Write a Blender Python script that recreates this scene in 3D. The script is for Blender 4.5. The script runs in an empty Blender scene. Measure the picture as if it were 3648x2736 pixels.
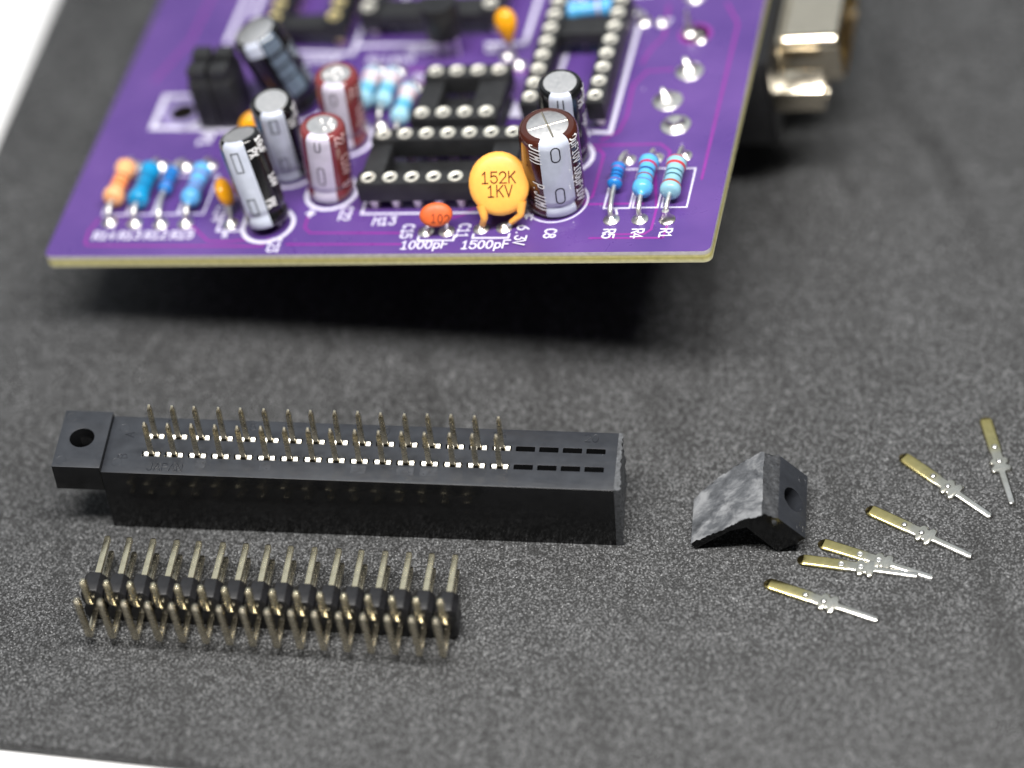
import bpy, bmesh, math, random
from mathutils import Vector, Matrix
random.seed(7)
S = 0.001                                   # every builder works in millimetres
scene = bpy.context.scene
col = scene.collection

# ------------------------------------------------------------------ camera, world, lights, exposure
cam = bpy.data.cameras.new('camera'); camo = bpy.data.objects.new('camera', cam); col.objects.link(camo)
TH, RHO, DIST = 0.8308, -0.0881, 329.3
d = Vector((0, math.cos(TH), -math.sin(TH))); r0 = Vector((1, 0, 0)); u0 = r0.cross(d)
rr = r0*math.cos(RHO) + u0*math.sin(RHO); uu = -r0*math.sin(RHO) + u0*math.cos(RHO)
M = Matrix((rr, uu, -d)).transposed().to_4x4(); M.translation = -d*DIST*S
camo.matrix_world = M
cam.sensor_width = 17.3; cam.lens = 10265.86/3648*17.3
cam.clip_start = 0.01; cam.clip_end = 10
cam.dof.use_dof = True; cam.dof.focus_distance = 0.311; cam.dof.aperture_fstop = 3.7
scene.camera = camo

w = bpy.data.worlds.new('World'); scene.world = w; w.use_nodes = True
bg = w.node_tree.nodes['Background']; bg.inputs[0].default_value = (0.95, 0.98, 1.0, 1); bg.inputs[1].default_value = 0.07

def area(name, loc, target, sx, sy, power, colr):
    l = bpy.data.lights.new(name, 'AREA'); l.shape = 'RECTANGLE'; l.size = sx*S; l.size_y = sy*S
    l.energy = power; l.color = colr
    o = bpy.data.objects.new(name, l); col.objects.link(o)
    o.location = Vector(loc)*S
    o.rotation_euler = (Vector(target)-Vector(loc)).to_track_quat('-Z', 'Y').to_euler()
    return o
area('tube_lamp', (5, -62, 300), (0, 0, 0), 300, 22, 2.1, (1.0, 0.975, 0.94))
area('softbox_ceiling', (-50, 370, 380), (0, 10, 0), 960, 620, 1.0, (0.87, 0.94, 1.0))

scene.view_settings.view_transform = 'Standard'; scene.view_settings.look = 'None'
scene.view_settings.exposure = 0.0; scene.view_settings.gamma = 1.0
scene.render.engine = 'CYCLES'
scene.render.resolution_x = 1024; scene.render.resolution_y = 768

# ------------------------------------------------------------------ materials
MATS = {}
def srgb(r, g, b):
    f = lambda c: (c/255/12.92) if c/255 <= .04045 else ((c/255+.055)/1.055)**2.4
    return (f(r), f(g), f(b), 1)
class NT:
    def __init__(s, name):
        s.m = bpy.data.materials.new(name); s.m.use_nodes = True; s.t = s.m.node_tree
        s.b = s.t.nodes['Principled BSDF']; MATS[name] = s.m
    def n(s, typ, **kw):
        x = s.t.nodes.new(typ)
        for k, v in kw.items():
            if k.startswith('i_'):
                key = k[2:]; key = int(key) if key.isdigit() else key.replace('_', ' ')
                x.inputs[key].default_value = v
            else: setattr(x, k, v)
        return x
    def l(s, a, b): s.t.links.new(a, b)
    def co(s): return s.n('ShaderNodeTexCoord').outputs['Object']
    def noise(s, mm, detail=3, rough=.55, dist=0, co=None):
        x = s.n('ShaderNodeTexNoise'); x.inputs['Scale'].default_value = 1000.0/mm
        x.inputs['Detail'].default_value = detail; x.inputs['Roughness'].default_value = rough; x.inputs['Distortion'].default_value = dist
        s.l(co or s.co(), x.inputs['Vector']); return x.outputs['Fac']
    def ramp(s, fac, stops, interp='LINEAR'):
        x = s.n('ShaderNodeValToRGB'); x.color_ramp.interpolation = interp; e = x.color_ramp.elements
        while len(e) < len(stops): e.new(.5)
        for q, (p, c) in zip(e, stops):
            q.position = p; q.color = c if len(c) == 4 else (*c, 1)
        s.l(fac, x.inputs['Fac']); return x.outputs['Color']
    def mix(s, fac, a, b, mode='MIX'):
        x = s.n('ShaderNodeMix', data_type='RGBA', blend_type=mode)
        for v, i in ((fac, 0), (a, 6), (b, 7)):
            if hasattr(v, 'links'): s.l(v, x.inputs[i])
            else: x.inputs[i].default_value = v
        return x.outputs[2]
    def bump(s, h, strength, mm, normal=None):
        x = s.n('ShaderNodeBump'); x.inputs['Strength'].default_value = strength; x.inputs['Distance'].default_value = mm*S
        s.l(h, x.inputs['Height'])
        if normal: s.l(normal, x.inputs['Normal'])
        s.l(x.outputs['Normal'], s.b.inputs['Normal']); return x.outputs['Normal']
    def set(s, color=None, rough=None, metal=None, **kw):
        if color is not None:
            if hasattr(color, 'links'): s.l(color, s.b.inputs['Base Color'])
            else: s.b.inputs['Base Color'].default_value = color
        if rough is not None:
            if hasattr(rough, 'links'): s.l(rough, s.b.inputs['Roughness'])
            else: s.b.inputs['Roughness'].default_value = rough
        if metal is not None: s.b.inputs['Metallic'].default_value = metal
        for k, v in kw.items(): s.b.inputs[k.replace('_', ' ')].default_value = v
        return s.m
def mul(c, k): return (min(c[0]*k, 1), min(c[1]*k, 1), min(c[2]*k, 1), 1)
def plain(name, c, rough, metal=0, var=.12, mm=.8, rv=.06, bump=0, **kw):
    t = NT(name); f = t.noise(mm, 4)
    cc = t.ramp(f, [(.3, mul(c, 1-var)), (.7, mul(c, 1+var))])
    rg = t.ramp(t.noise(mm*.6, 3), [(.3, (max(rough-rv, .02),)*3), (.7, (min(rough+rv, 1),)*3)])
    if bump: t.bump(t.noise(mm*.25, 3), bump, .05)
    return t.set(cc, rg, metal, **kw)

def make_mats():
    # foam mat: fine open-cell grain, faint mottling, dark crease marks
    t = NT('foam'); co = t.co()
    g = t.noise(.25, 3, .62, co=co); g2 = t.noise(.5, 2, .6, co=co); big = t.noise(9, 4, .6, co=co); mid = t.noise(.9, 3, .6, co=co)
    vc = t.n('ShaderNodeTexVoronoi', feature='F1'); vc.inputs['Scale'].default_value = 1000/.19; t.l(co, vc.inputs['Vector'])
    vs = t.n('ShaderNodeSeparateColor'); t.l(vc.outputs['Color'], vs.inputs[0])
    ma = t.n('ShaderNodeMath', operation='MULTIPLY_ADD'); t.l(vs.outputs[1], ma.inputs[0]); ma.inputs[1].default_value = .30
    mb_ = t.n('ShaderNodeMath', operation='MULTIPLY'); t.l(g, mb_.inputs[0]); mb_.inputs[1].default_value = .70; t.l(mb_.outputs[0], ma.inputs[2]); gr = ma.outputs[0]
    base = t.ramp(gr, [(.35, (.006, .0062, .0066)), (.51, (.031, .0318, .0330)), (.68, (.145, .148, .153))])
    base = t.mix(1.0, base, t.ramp(big, [(.3, (.80, .80, .80)), (.7, (1.16, 1.16, 1.16))]), 'MULTIPLY')
    base = t.mix(1.0, base, t.ramp(mid, [(.3, (.68, .68, .68)), (.7, (1.30, 1.30, 1.30))]), 'MULTIPLY')
    v = t.n('ShaderNodeTexVoronoi', feature='F1'); v.inputs['Scale'].default_value = 1000/.33; t.l(co, v.inputs['Vector'])
    spec = t.ramp(v.outputs['Distance'], [(.0, (1, 1, 1)), (.13, (1, 1, 1)), (.26, (0, 0, 0))])
    sel = t.n('ShaderNodeSeparateColor'); t.l(v.outputs['Color'], sel.inputs[0])
    pick = t.ramp(sel.outputs[0], [(.45, (0, 0, 0)), (1.0, (.95, .95, .95))])
    sp = t.mix(1.0, spec, pick, 'MULTIPLY')
    base = t.mix(sp, base, (.42, .425, .43, 1))
    # long crease marks, their darkness put into the colour
    mp = t.n('ShaderNodeMapping'); mp.inputs['Scale'].default_value = (1, .16, 1); mp.inputs['Rotation'].default_value = (0, 0, .35); t.l(co, mp.inputs['Vector'])
    sc = t.noise(7, 3, .5, .6, co=mp.outputs['Vector'])
    base = t.mix(1.0, base, t.ramp(sc, [(.28, (.52, .52, .52)), (.44, (1, 1, 1))]), 'MULTIPLY')
    nb = t.bump(g, .9, .11); t.bump(g2, .35, .10, nb)
    t.set(base, .62, 0); t.b.inputs['Specular IOR Level'].default_value = .45
    plain('desk_white', (.80, .80, .81, 1), .45, var=.02, mm=20)
    # solder mask
    t = NT('solder_mask'); co = t.co()
    big = t.noise(11, 3, .5, co=co)
    c = t.ramp(big, [(.3, srgb(74, 50, 118)), (.72, srgb(95, 66, 134))])
    v = t.n('ShaderNodeTexVoronoi', feature='F1'); v.inputs['Scale'].default_value = 1000/2.6; t.l(co, v.inputs['Vector'])
    sel = t.n('ShaderNodeSeparateColor'); t.l(v.outputs['Color'], sel.inputs[0])
    sp = t.mix(1.0, t.ramp(v.outputs['Distance'], [(.015, (1, 1, 1)), (.045, (0, 0, 0))]), t.ramp(sel.outputs[1], [(.72, (0, 0, 0)), (.8, (1, 1, 1))]), 'MULTIPLY')
    c = t.mix(sp, c, (.75, .7, .8, 1))
    smear = t.noise(3.2, 4, .6, 1.2, co=co)
    t.bump(t.noise(.6, 2, co=co), .08, .03)
    t.set(c, t.ramp(smear, [(.35, (.26,)*3), (.7, (.46,)*3)]), 0, IOR=1.5)
    # FR4 edge, layered
    t = NT('fr4_edge'); co = t.co(); sx = t.n('ShaderNodeSeparateXYZ'); t.l(co, sx.inputs[0])
    mr = t.n('ShaderNodeMapRange'); mr.inputs[1].default_value = -1.6*S; mr.inputs[2].default_value = 0; t.l(sx.outputs[2], mr.inputs[0])
    c = t.ramp(mr.outputs[0], [(0, srgb(205, 200, 170)), (.18, srgb(214, 208, 160)), (.42, srgb(192, 182, 104)), (.55, srgb(214, 206, 142)), (.66, srgb(200, 192, 150)), (.74, srgb(204, 198, 198)), (1, srgb(206, 200, 208))])
    c = t.mix(1.0, c, t.ramp(t.noise(.7, 4, co=co), [(.3, (.82, .82, .8)), (.7, (1.08, 1.08, 1.08))]), 'MULTIPLY')
    t.bump(t.noise(.25, 3, co=co), .5, .05); t.set(c, .6, 0)
    plain('silk', srgb(208, 206, 226), .55, var=.05, mm=.5)
    plain('pad_pale', srgb(150, 138, 186), .4, var=.06, mm=2)
    plain('trace', srgb(128, 44, 136), .32, var=.08, mm=2)
    plain('black_plastic', (.012, .012, .0135, 1), .34, var=.25, mm=1.5, rv=.08, bump=.10)
    plain('socket_plastic', (.016, .0165, .018, 1), .5, var=.25, mm=1.5, rv=.08, bump=.12)
    # connector moulding: satin, dust, scratches; bluish top sheen lifted into the base colour
    t = NT('connector_plastic'); co = t.co()
    mp = t.n('ShaderNodeMapping'); mp.inputs['Scale'].default_value = (.12, 1, 1); t.l(co, mp.inputs['Vector'])
    sc = t.noise(.5, 4, .6, co=mp.outputs['Vector'])
    c = t.ramp(t.noise(2.2, 4, .6, co=co), [(.3, (.019, .021, .026)), (.75, (.034, .0375, .045))])
    v = t.n('ShaderNodeTexVoronoi', feature='F1'); v.inputs['Scale'].default_value = 1000/1.5; t.l(co, v.inputs['Vector'])
    sel = t.n('ShaderNodeSeparateColor'); t.l(v.outputs['Color'], sel.inputs[0])
    sp = t.mix(1.0, t.ramp(v.outputs['Distance'], [(.03, (1, 1, 1)), (.07, (0, 0, 0))]), t.ramp(sel.outputs[2], [(.80, (0, 0, 0)), (.9, (1, 1, 1))]), 'MULTIPLY')
    c = t.mix(sp, c, (.25, .26, .28, 1))
    t.bump(t.noise(.3, 3, co=co), .22, .04)
    t.set(c, t.ramp(sc, [(.3, (.30,)*3), (.7, (.46,)*3)]), 0)
    plain('connector_gloss', (.0085, .0088, .0095, 1), .14, var=.2, mm=2, rv=.04, bump=.04, Specular_IOR_Level=.32)
    plain('worn_plastic', (.040, .043, .050, 1), .36, var=.3, mm=.6, rv=.1, bump=.2)
    # rough sawn plastic
    t = NT('sawn_plastic'); co = t.co()
    mp = t.n('ShaderNodeMapping'); mp.inputs['Scale'].default_value = (.35, 1.1, .8); mp.inputs['Rotation'].default_value = (0, 0, .75); t.l(co, mp.inputs['Vector'])
    sc = t.noise(.9, 8, .75, .2, co=mp.outputs['Vector'])
    pm = t.n('ShaderNodeMath', operation='MULTIPLY_ADD'); t.l(t.noise(3.2, 3, .55, .8, co=co), pm.inputs[0]); pm.inputs[1].default_value = .75; ad = t.n('ShaderNodeMath', operation='MULTIPLY'); t.l(sc, ad.inputs[0]); ad.inputs[1].default_value = .45; t.l(ad.outputs[0], pm.inputs[2])
    c = t.ramp(pm.outputs[0], [(.45, (.042, .045, .051)), (.57, (.10, .106, .116)), (.71, (.25, .258, .27))])
    t.bump(sc, .6, .15); t.set(c, .65, 0)
    plain('sawn_dull', (.075, .079, .086, 1), .6, var=.55, mm=.4, rv=.1, bump=.8)
    plain('chipped_plastic', (.035, .037, .041, 1), .5, var=.6, mm=.35, rv=.15, bump=.9)
    # metals
    plain('tin', (.88, .87, .84, 1), .42, 1, var=.08, mm=1, rv=.08)
    plain('solder', (.86, .84, .80, 1), .33, 1, var=.06, mm=1, rv=.06)
    plain('bright_contact', (.86, .85, .82, 1), .30, 1, var=.05, mm=1, rv=.05)
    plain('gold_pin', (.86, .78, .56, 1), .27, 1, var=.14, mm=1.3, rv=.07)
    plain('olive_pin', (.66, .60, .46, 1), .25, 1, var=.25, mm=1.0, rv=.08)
    plain('aluminium', (.80, .79, .79, 1), .46, 1, var=.05, mm=.7, rv=.06, bump=.10)
    plain('nickel', (.78, .70, .56, 1), .17, 1, var=.05, mm=2, rv=.04)
    plain('socket_tin', (.98, .94, .85, 1), .55, 1, var=.05, mm=.7, rv=.05)
    plain('socket_gold', (.98, .82, .42, 1), .5, 1, var=.05, mm=.7, rv=.05)
    plain('hole_dark', (.02, .016, .012, 1), .6)  # shade inside holes put into a near-black colour
    # loose contacts: gold blade, tin shank; dark reflection painted into the tip
    t = NT('contact_plated'); co = t.co(); sx = t.n('ShaderNodeSeparateXYZ'); t.l(co, sx.inputs[0])
    mr = t.n('ShaderNodeMapRange'); mr.inputs[1].default_value = 0; mr.inputs[2].default_value = 13*S; t.l(sx.outputs[0], mr.inputs[0])
    c = t.ramp(mr.outputs[0], [(0, (.36, .27, .11)), (.05, (.58, .49, .20)), (.33, (.58, .52, .26)), (.44, (.62, .60, .52)), (1, (.70, .69, .67))])
    c = t.mix(1.0, c, t.ramp(t.noise(.9, 4, co=co), [(.3, (.86, .86, .84)), (.7, (1.08, 1.08, 1.08))]), 'MULTIPLY')
    t.bump(t.noise(.22, 3, co=co), .10, .02); t.set(c, .25, 1)
    # capacitor sleeves and coatings
    def sleeve(n, c, **kw): plain(n, c, .16, var=.10, mm=2, rv=.04, Coat_Weight=.4, Coat_Roughness=.05, **kw)
    sleeve('sleeve_brown', srgb(62, 27, 18)); sleeve('sleeve_black', srgb(16, 16, 18)); sleeve('sleeve_red', srgb(114, 48, 50))
    sleeve('stripe_grey', srgb(186, 192, 208)); sleeve('stripe_lilac', srgb(196, 190, 208)); sleeve('stripe_slate', srgb(92, 104, 120))
    plain('print_white', srgb(224, 224, 226), .4, var=.06); plain('print_black', srgb(26, 26, 32), .4, var=.1)
    plain('print_pink', srgb(206, 170, 172), .4, var=.1); plain('print_grey', srgb(158, 168, 180), .4, var=.1)
    plain('epoxy_yellow', srgb(246, 176, 80), .46, var=.05, mm=1.2, rv=.05, bump=.10, Subsurface_Weight=.06, Subsurface_Radius=(.0006, .0003, .0001))
    plain('epoxy_orange', srgb(208, 94, 44), .5, var=.08, mm=.7, bump=.15)
    plain('epoxy_mustard', srgb(228, 156, 22), .18, var=.06, mm=1.2, rv=.04)
    plain('ink_brown', srgb(92, 48, 16), .5, var=.1); plain('ink_dark', srgb(96, 34, 20), .5, var=.1)
    RC = dict(r_pale=(136, 184, 202), r_sky=(88, 168, 222), r_blue=(34, 118, 192), r_tan=(236, 170, 116), r_teal=(18, 138, 190), r_light=(92, 166, 222), r_ice=(150, 198, 218),
              b_red=(186, 40, 44), b_crimson=(176, 26, 70), b_navy=(12, 46, 110), b_green=(14, 66, 78), b_brown=(128, 60, 52), b_rust=(176, 78, 44), b_mauve=(112, 84, 150), b_orange=(222, 104, 44), b_pink=(222, 186, 190), b_cyan=(60, 160, 200), b_deepteal=(8, 92, 140))
    for k, v in RC.items(): plain(k, srgb(*v), .24 if k[0] == 'r' else .3, var=.05, mm=1, rv=.04)
make_mats()

# ------------------------------------------------------------------ mesh helpers
class MB:
    def __init__(s): s.v = []; s.f = []; s.mi = []
    def add(s, v, f, mi=0):
        o = len(s.v); s.v += [tuple(p) for p in v]; s.f += [tuple(i+o for i in q) for q in f]; s.mi += [mi]*len(f); return s
    def box(s, x0, x1, y0, y1, z0, z1, mi=0):
        v = [(x, y, z) for z in (z0, z1) for y in (y0, y1) for x in (x0, x1)]
        return s.add(v, [(0, 2, 3, 1), (4, 5, 7, 6), (0, 1, 5, 4), (2, 6, 7, 3), (0, 4, 6, 2), (1, 3, 7, 5)], mi)
    def prism(s, poly, z0, z1, mp=None, mi=0):
        n = len(poly); v = [(x, y, z0) for x, y in poly]+[(x, y, z1) for x, y in poly]
        if mp: v = [mp(*q) for q in v]
        return s.add(v, [tuple(range(n))[::-1], tuple(range(n, 2*n))]+[(i, (i+1) % n, n+(i+1) % n, n+i) for i in range(n)], mi)
    def lathe(s, prof, seg=24, mp=None, a0=0, a1=2*math.pi, mi=0, caps=True):
        full = abs(a1-a0-2*math.pi) < 1e-6; na = seg if full else seg+1; v = []; f = []
        for r, z in prof:
            for i in range(na):
                a = a0+(a1-a0)*i/seg; q = (r*math.cos(a), r*math.sin(a), z); v.append(mp(*q) if mp else q)
        for j in range(len(prof)-1):
            for i in range(seg):
                k = (i+1) % na if full else i+1
                f.append((j*na+i, j*na+k, (j+1)*na+k, (j+1)*na+i))
        if full and caps:
            if prof[0][0] > 1e-4: f.append(tuple(range(na))[::-1])
            if prof[-1][0] > 1e-4: f.append(tuple((len(prof)-1)*na+i for i in range(na)))
        return s.add(v, f, mi)
    def tube(s, pts, rad, seg=8, square=False, mi=0):
        P = [Vector(p) for p in pts]; R = rad if isinstance(rad, (list, tuple)) else [rad]*len(P); v = []; f = []
        t0 = (P[1]-P[0]).normalized(); up = Vector((1, 0, 0)) if abs(t0.x) < .9 else Vector((0, 0, 1)); n = (up-t0*up.dot(t0)).normalized()
        if square: seg = 4
        for i, p in enumerate(P):
            a = (P[i]-P[i-1]).normalized() if i else None; b = (P[i+1]-P[i]).normalized() if i < len(P)-1 else None
            t = ((a or b)+(b or a)).normalized(); n = (n-t*n.dot(t)).normalized(); m = t.cross(n)
            k = 1.0
            if a and b: k = 1/max(.5, a.dot(t))
            for j in range(seg):
                an = 2*math.pi*j/seg+(math.pi/4 if square else 0); rr_ = R[i]*(1.414 if square else 1)
                v.append(p+(n*math.cos(an)+m*math.sin(an)*1.0)*rr_)
        for i in range(len(P)-1):
            for j in range(seg): f.append((i*seg+j, i*seg+(j+1) % seg, (i+1)*seg+(j+1) % seg, (i+1)*seg+j))
        f.append(tuple(range(seg))[::-1]); f.append(tuple((len(P)-1)*seg+j for j in range(seg)))
        return s.add(v, f, mi)
    def mesh(s, name, mats, bevel=0, seg=1, sharp=35):
        me = bpy.data.meshes.new(name); me.from_pydata([(a*S, b*S, c*S) for a, b, c in s.v], [], s.f)
        for m in mats: me.materials.append(MATS[m])
        for p, mi in zip(me.polygons, s.mi): p.material_index = mi
        bm = bmesh.new(); bm.from_mesh(me); bmesh.ops.recalc_face_normals(bm, faces=bm.faces)
        if bevel:
            es = [e for e in bm.edges if len(e.link_faces) == 2 and e.calc_face_angle(0) > .5]
            bmesh.ops.bevel(bm, geom=es, offset=bevel*S, segments=seg, profile=.5, affect='EDGES', clamp_overlap=True)
        bm.to_mesh(me); bm.free()
        for p in me.polygons: p.use_smooth = True
        me.set_sharp_from_angle(angle=math.radians(sharp))
        return me
    def build(s, name, mat, parent=None, loc=None, **kw):
        mats = [mat] if isinstance(mat, str) else mat
        return link(name, s.mesh(name, mats, **kw), parent, loc)
def link(name, me, parent=None, loc=None):
    o = bpy.data.objects.new(name, me); col.objects.link(o)
    if parent: o.parent = parent
    if loc: o.location = Vector(loc)*S
    return o
def tag(o, label=None, cat=None, group=None, kind=None):
    if label: o['label'] = label
    if cat: o['category'] = cat
    if group: o['group'] = group
    if kind: o['kind'] = kind
    return o
def empty(name, loc, rz=0):
    o = bpy.data.objects.new(name, None); col.objects.link(o); o.empty_display_size = .005
    o.location = Vector(loc)*S; o.rotation_euler = (0, 0, rz); return o
def frame(base, axis, xdir=None):           # local z along axis
    z = Vector(axis).normalized(); x = Vector(xdir) if xdir else Vector((1, 0, 0))
    x = (x-z*x.dot(z)).normalized(); y = z.cross(x); b = Vector(base)
    return lambda a, bb, c: b+x*a+y*bb+z*c

# stroke lettering --------------------------------------------------
def arc(cx, cy, rx, ry, a0, a1, n=7): return [(cx+rx*math.cos(math.radians(a0+(a1-a0)*i/n)), cy+ry*math.sin(math.radians(a0+(a1-a0)*i/n))) for i in range(n+1)]
G = {
 '0': [arc(2, 3, 1.7, 3, 0, 360, 14)], 'O': [arc(2, 3, 2, 3, 0, 360, 14)], '1': [[(.7, 4.8), (2, 6), (2, 0)], [(.6, 0), (3.4, 0)]],
 '2': [arc(2, 4.3, 1.8, 1.7, 170, -30, 7)+[(.2, 0), (3.9, 0)]], '3': [[(.4, 6), (3.7, 6), (2, 3.6)]+arc(2, 1.8, 1.8, 1.8, 80, -160, 8)],
 '4': [[(2.8, 0), (2.8, 6), (0, 1.8), (4, 1.8)]], '5': [[(3.6, 6), (.6, 6), (.4, 3.4)]+arc(2, 2, 1.9, 2, 120, -160, 9)],
 '6': [[(3.2, 6), (1, 3.6)]+arc(2, 1.9, 1.8, 1.9, 150, -210, 12)], '8': [arc(2, 4.6, 1.5, 1.4, -90, 270, 11), arc(2, 1.6, 1.9, 1.6, 90, 450, 11)],
 '9': [arc(2, 4.1, 1.8, 1.9, 330, -30, 12)+[(3, 0)]], '7': [[(.2, 6), (3.8, 6), (1.4, 0)]],
 'R': [[(.3, 0), (.3, 6), (2.4, 6)]+arc(2.4, 4.5, 1.4, 1.5, 80, -90, 6)+[(.3, 3)], [(1.9, 3), (3.9, 0)]],
 'C': [arc(2.1, 3, 1.9, 3, 45, 315, 11)], 'M': [[(.2, 0), (.2, 6), (2, 3), (3.8, 6), (3.8, 0)]], 'F': [[(.4, 0), (.4, 6), (3.8, 6)], [(.4, 3.1), (3, 3.1)]],
 'V': [[(0, 6), (2, 0), (4, 6)]], 'K': [[(.4, 0), (.4, 6)], [(3.8, 6), (.5, 2.7)], [(1.5, 3.6), (3.9, 0)]], 'U': [[(.3, 6), (.3, 2)]+arc(2, 1.9, 1.7, 1.9, 180, 360, 8)+[(3.7, 6)]],
 'p': [[(.6, 4), (.6, -1.8)], arc(2.1, 2, 1.6, 2, 0, 360, 12)], 'u': [[(.4, 4), (.4, -1.6)], [(.4, 1)]+arc(1.9, 1.3, 1.5, 1.3, 190, 350, 6)+[(3.4, 4)]],
 'P': [[(.4, 0), (.4, 6), (2.4, 6)]+arc(2.4, 4.4, 1.5, 1.6, 80, -90, 6)+[(.4, 2.8)]], 'X': [[(.2, 0), (3.8, 6)], [(.2, 6), (3.8, 0)]],
 'J': [[(3.2, 6), (3.2, 1.8)]+arc(1.8, 1.7, 1.4, 1.7, 0, -170, 7)], 'A': [[(0, 0), (2, 6), (4, 0)], [(.8, 2.2), (3.2, 2.2)]], 'N': [[(.3, 0), (.3, 6), (3.7, 0), (3.7, 6)]],
 'T': [[(0, 6), (4, 6)], [(2, 6), (2, 0)]], 'B': [[(.4, 0), (.4, 6), (2.2, 6)]+arc(2.2, 4.6, 1.3, 1.4, 80, -90, 5)+[(.4, 3.2)], [(2.2, 3.2)]+arc(2.2, 1.6, 1.6, 1.6, 80, -90, 5)+[(.4, 0)]],
 'Q': [arc(2, 3, 2, 3, 0, 360, 14), [(2.4, 1.6), (4, -.3)]], 'S': [arc(2, 4.4, 1.7, 1.6, 40, 250, 7)+arc(2, 1.5, 1.8, 1.5, 80, -140, 7)], 'E': [[(3.7, 6), (.4, 6), (.4, 0), (3.8, 0)], [(.4, 3.1), (3, 3.1)]],
 '(': [arc(3.6, 3, 2, 4, 130, 230, 6)], ')': [arc(.4, 3, 2, 4, 50, -50, 6)], '.': [[(1.8, .1), (2.0, .1)]], '+': [[(2, .8), (2, 5.2)], [(0, 3), (4, 3)]], '-': [[(.4, 3), (3.6, 3)]], ' ': [],
}
def text_lines(txt, h, adv=.86, slant=0, wid=1.0):
    k = h/6; out = []
    for i, c in enumerate(txt):
        for pl in G[c]: out.append([((i*adv*h)+(x*wid+y*slant)*k, y*k) for x, y in pl])
    return out, (len(txt)-1)*adv*h+4*k*wid
def ribbon(mb, lines, wd, mp, step=None, lift=.004, caps=True):
    """flat strokes, mp(u, v, h) -> point"""
    for li, pl in enumerate(lines):
        P = [Vector(q) for q in pl]
        if step:
            Q = [P[0]]
            for a, b in zip(P, P[1:]):
                n = max(1, int((b-a).length/step)); Q += [a.lerp(b, (i+1)/n) for i in range(n)]
            P = Q
        if len(P) < 2: continue
        closed = (P[0]-P[-1]).length < 1e-6
        L = []; hh = lift*(1+li*.6)
        t0 = (P[1]-P[0]).normalized(); t1 = (P[-1]-P[-2]).normalized(); hw = wd/2
        if caps and not closed:
            P = [P[0]-t0*hw, P[0]-t0*hw*.6]+P+[P[-1]+t1*hw*.6, P[-1]+t1*hw]
        n = len(P)
        for i in range(n):
            a = (P[i]-P[i-1]) if i else None; b = (P[i+1]-P[i]) if i < n-1 else None
            if closed and i in (0, n-1): a = P[0]-P[-2]; b = P[1]-P[0]
            a = a.normalized() if a is not None else None; b = b.normalized() if b is not None else None
            t = ((a if a is not None else b)+(b if b is not None else a))
            t = t.normalized() if t.length > 1e-6 else (a if a is not None else b)
            nn = Vector((-t.y, t.x)); k = 1/max(.55, (a if a is not None else t).dot(t)); q = hw
            if caps and not closed:
                if i in (0, n-1): q = hw*.45
                elif i in (1, n-2): q = hw*.85
            L.append((P[i]+nn*q*k, P[i]-nn*q*k))
        v = []
        for a, b in L: v += [mp(a.x, a.y, hh), mp(b.x, b.y, hh)]
        mb.add(v, [(2*i, 2*i+1, 2*i+3, 2*i+2) for i in range(n-1)])

# ------------------------------------------------------------------ setting: desk and foam mat
m = MB(); m.box(-700, 700, -260, 700, -22, -1.55)
tag(m.build('desk', 'desk_white'), kind='structure')
def foam_mat():
    c0 = Vector((-82.4, -37.7)); a = Vector((.972, -.2315)); b = Vector((.2315, .972))
    poly = [c0, c0+a*360, c0+a*360+b*320, c0+b*320]
    mb = MB(); mb.prism([(q.x, q.y) for q in poly], -1.5, 0)
    tag(mb.build('foam_mat', 'foam', bevel=.3, seg=3), kind='structure')
foam_mat()

# ------------------------------------------------------------------ circuit board
RP = Matrix(((0.9596155450341651, 0.2546738304534439, -0.11949579829831952), (-0.2457157098731963, 0.9656294702700512, 0.08475562558020266), (0.13697370422929125, -0.05197082093012195, 0.9892104114502414)))
board = bpy.data.objects.new('circuit_board', None); col.objects.link(board); board.empty_display_size = .01
board.location = Vector((-52.0216, 14.1425, 13.0))*S; board.rotation_euler = RP.to_euler()
tag(board, 'purple circuit board crowded with capacitors, resistors and empty chip sockets', 'circuit board')
BW, BD, TK = 77.5, 78.0, 1.6
def substrate():
    bm = bmesh.new(); rad = .9
    out = []
    for cx, cy, a in ((BW-rad, rad, -90), (BW-rad, BD-rad, 0), (rad, BD-rad, 90), (rad, rad, 180)):
        for i in range(6): t = math.radians(a+90*i/5); out.append((cx+rad*math.cos(t), cy+rad*math.sin(t)))
    holes = []
    for hx, hy, hr in ((9.53, 25.7, 1.5), (70.1, 38.2, 1.5)):
        holes.append([(hx+hr*math.cos(2*math.pi*i/28), hy+hr*math.sin(2*math.pi*i/28)) for i in range(28)])
    for z in (0, -TK):
        es = []
        for lp in [out]+holes:
            vs = [bm.verts.new((x*S, y*S, z*S)) for x, y in lp]
            es += [bm.edges.new((vs[i], vs[(i+1) % len(vs)])) for i in range(len(vs))]
        bmesh.ops.triangle_fill(bm, use_beauty=True, use_dissolve=False, edges=es)
    for f in bm.faces: f.material_index = 0
    bm.verts.ensure_lookup_table(); off = 0; tot = len(out)+sum(len(h) for h in holes)
    for lp in [out]+holes:
        n = len(lp)
        for i in range(n):
            f = bm.faces.new((bm.verts[off+i], bm.verts[off+(i+1) % n], bm.verts[tot+off+(i+1) % n], bm.verts[tot+off+i])); f.material_index = 1
        off += n
    for f in bm.faces:
        if f.material_index == 1 and 2*S < f.calc_center_median().x < 76*S and 2*S < f.calc_center_median().y < 60*S: f.material_index = 2
    bmesh.ops.recalc_face_normals(bm, faces=bm.faces)
    me = bpy.data.meshes.new('substrate'); bm.to_mesh(me); bm.free()
    me.materials.append(MATS['solder_mask']); me.materials.append(MATS['fr4_edge']); me.materials.append(MATS['hole_dark'])
    o = link('substrate', me, board)
    return o
sub = substrate()

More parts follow.
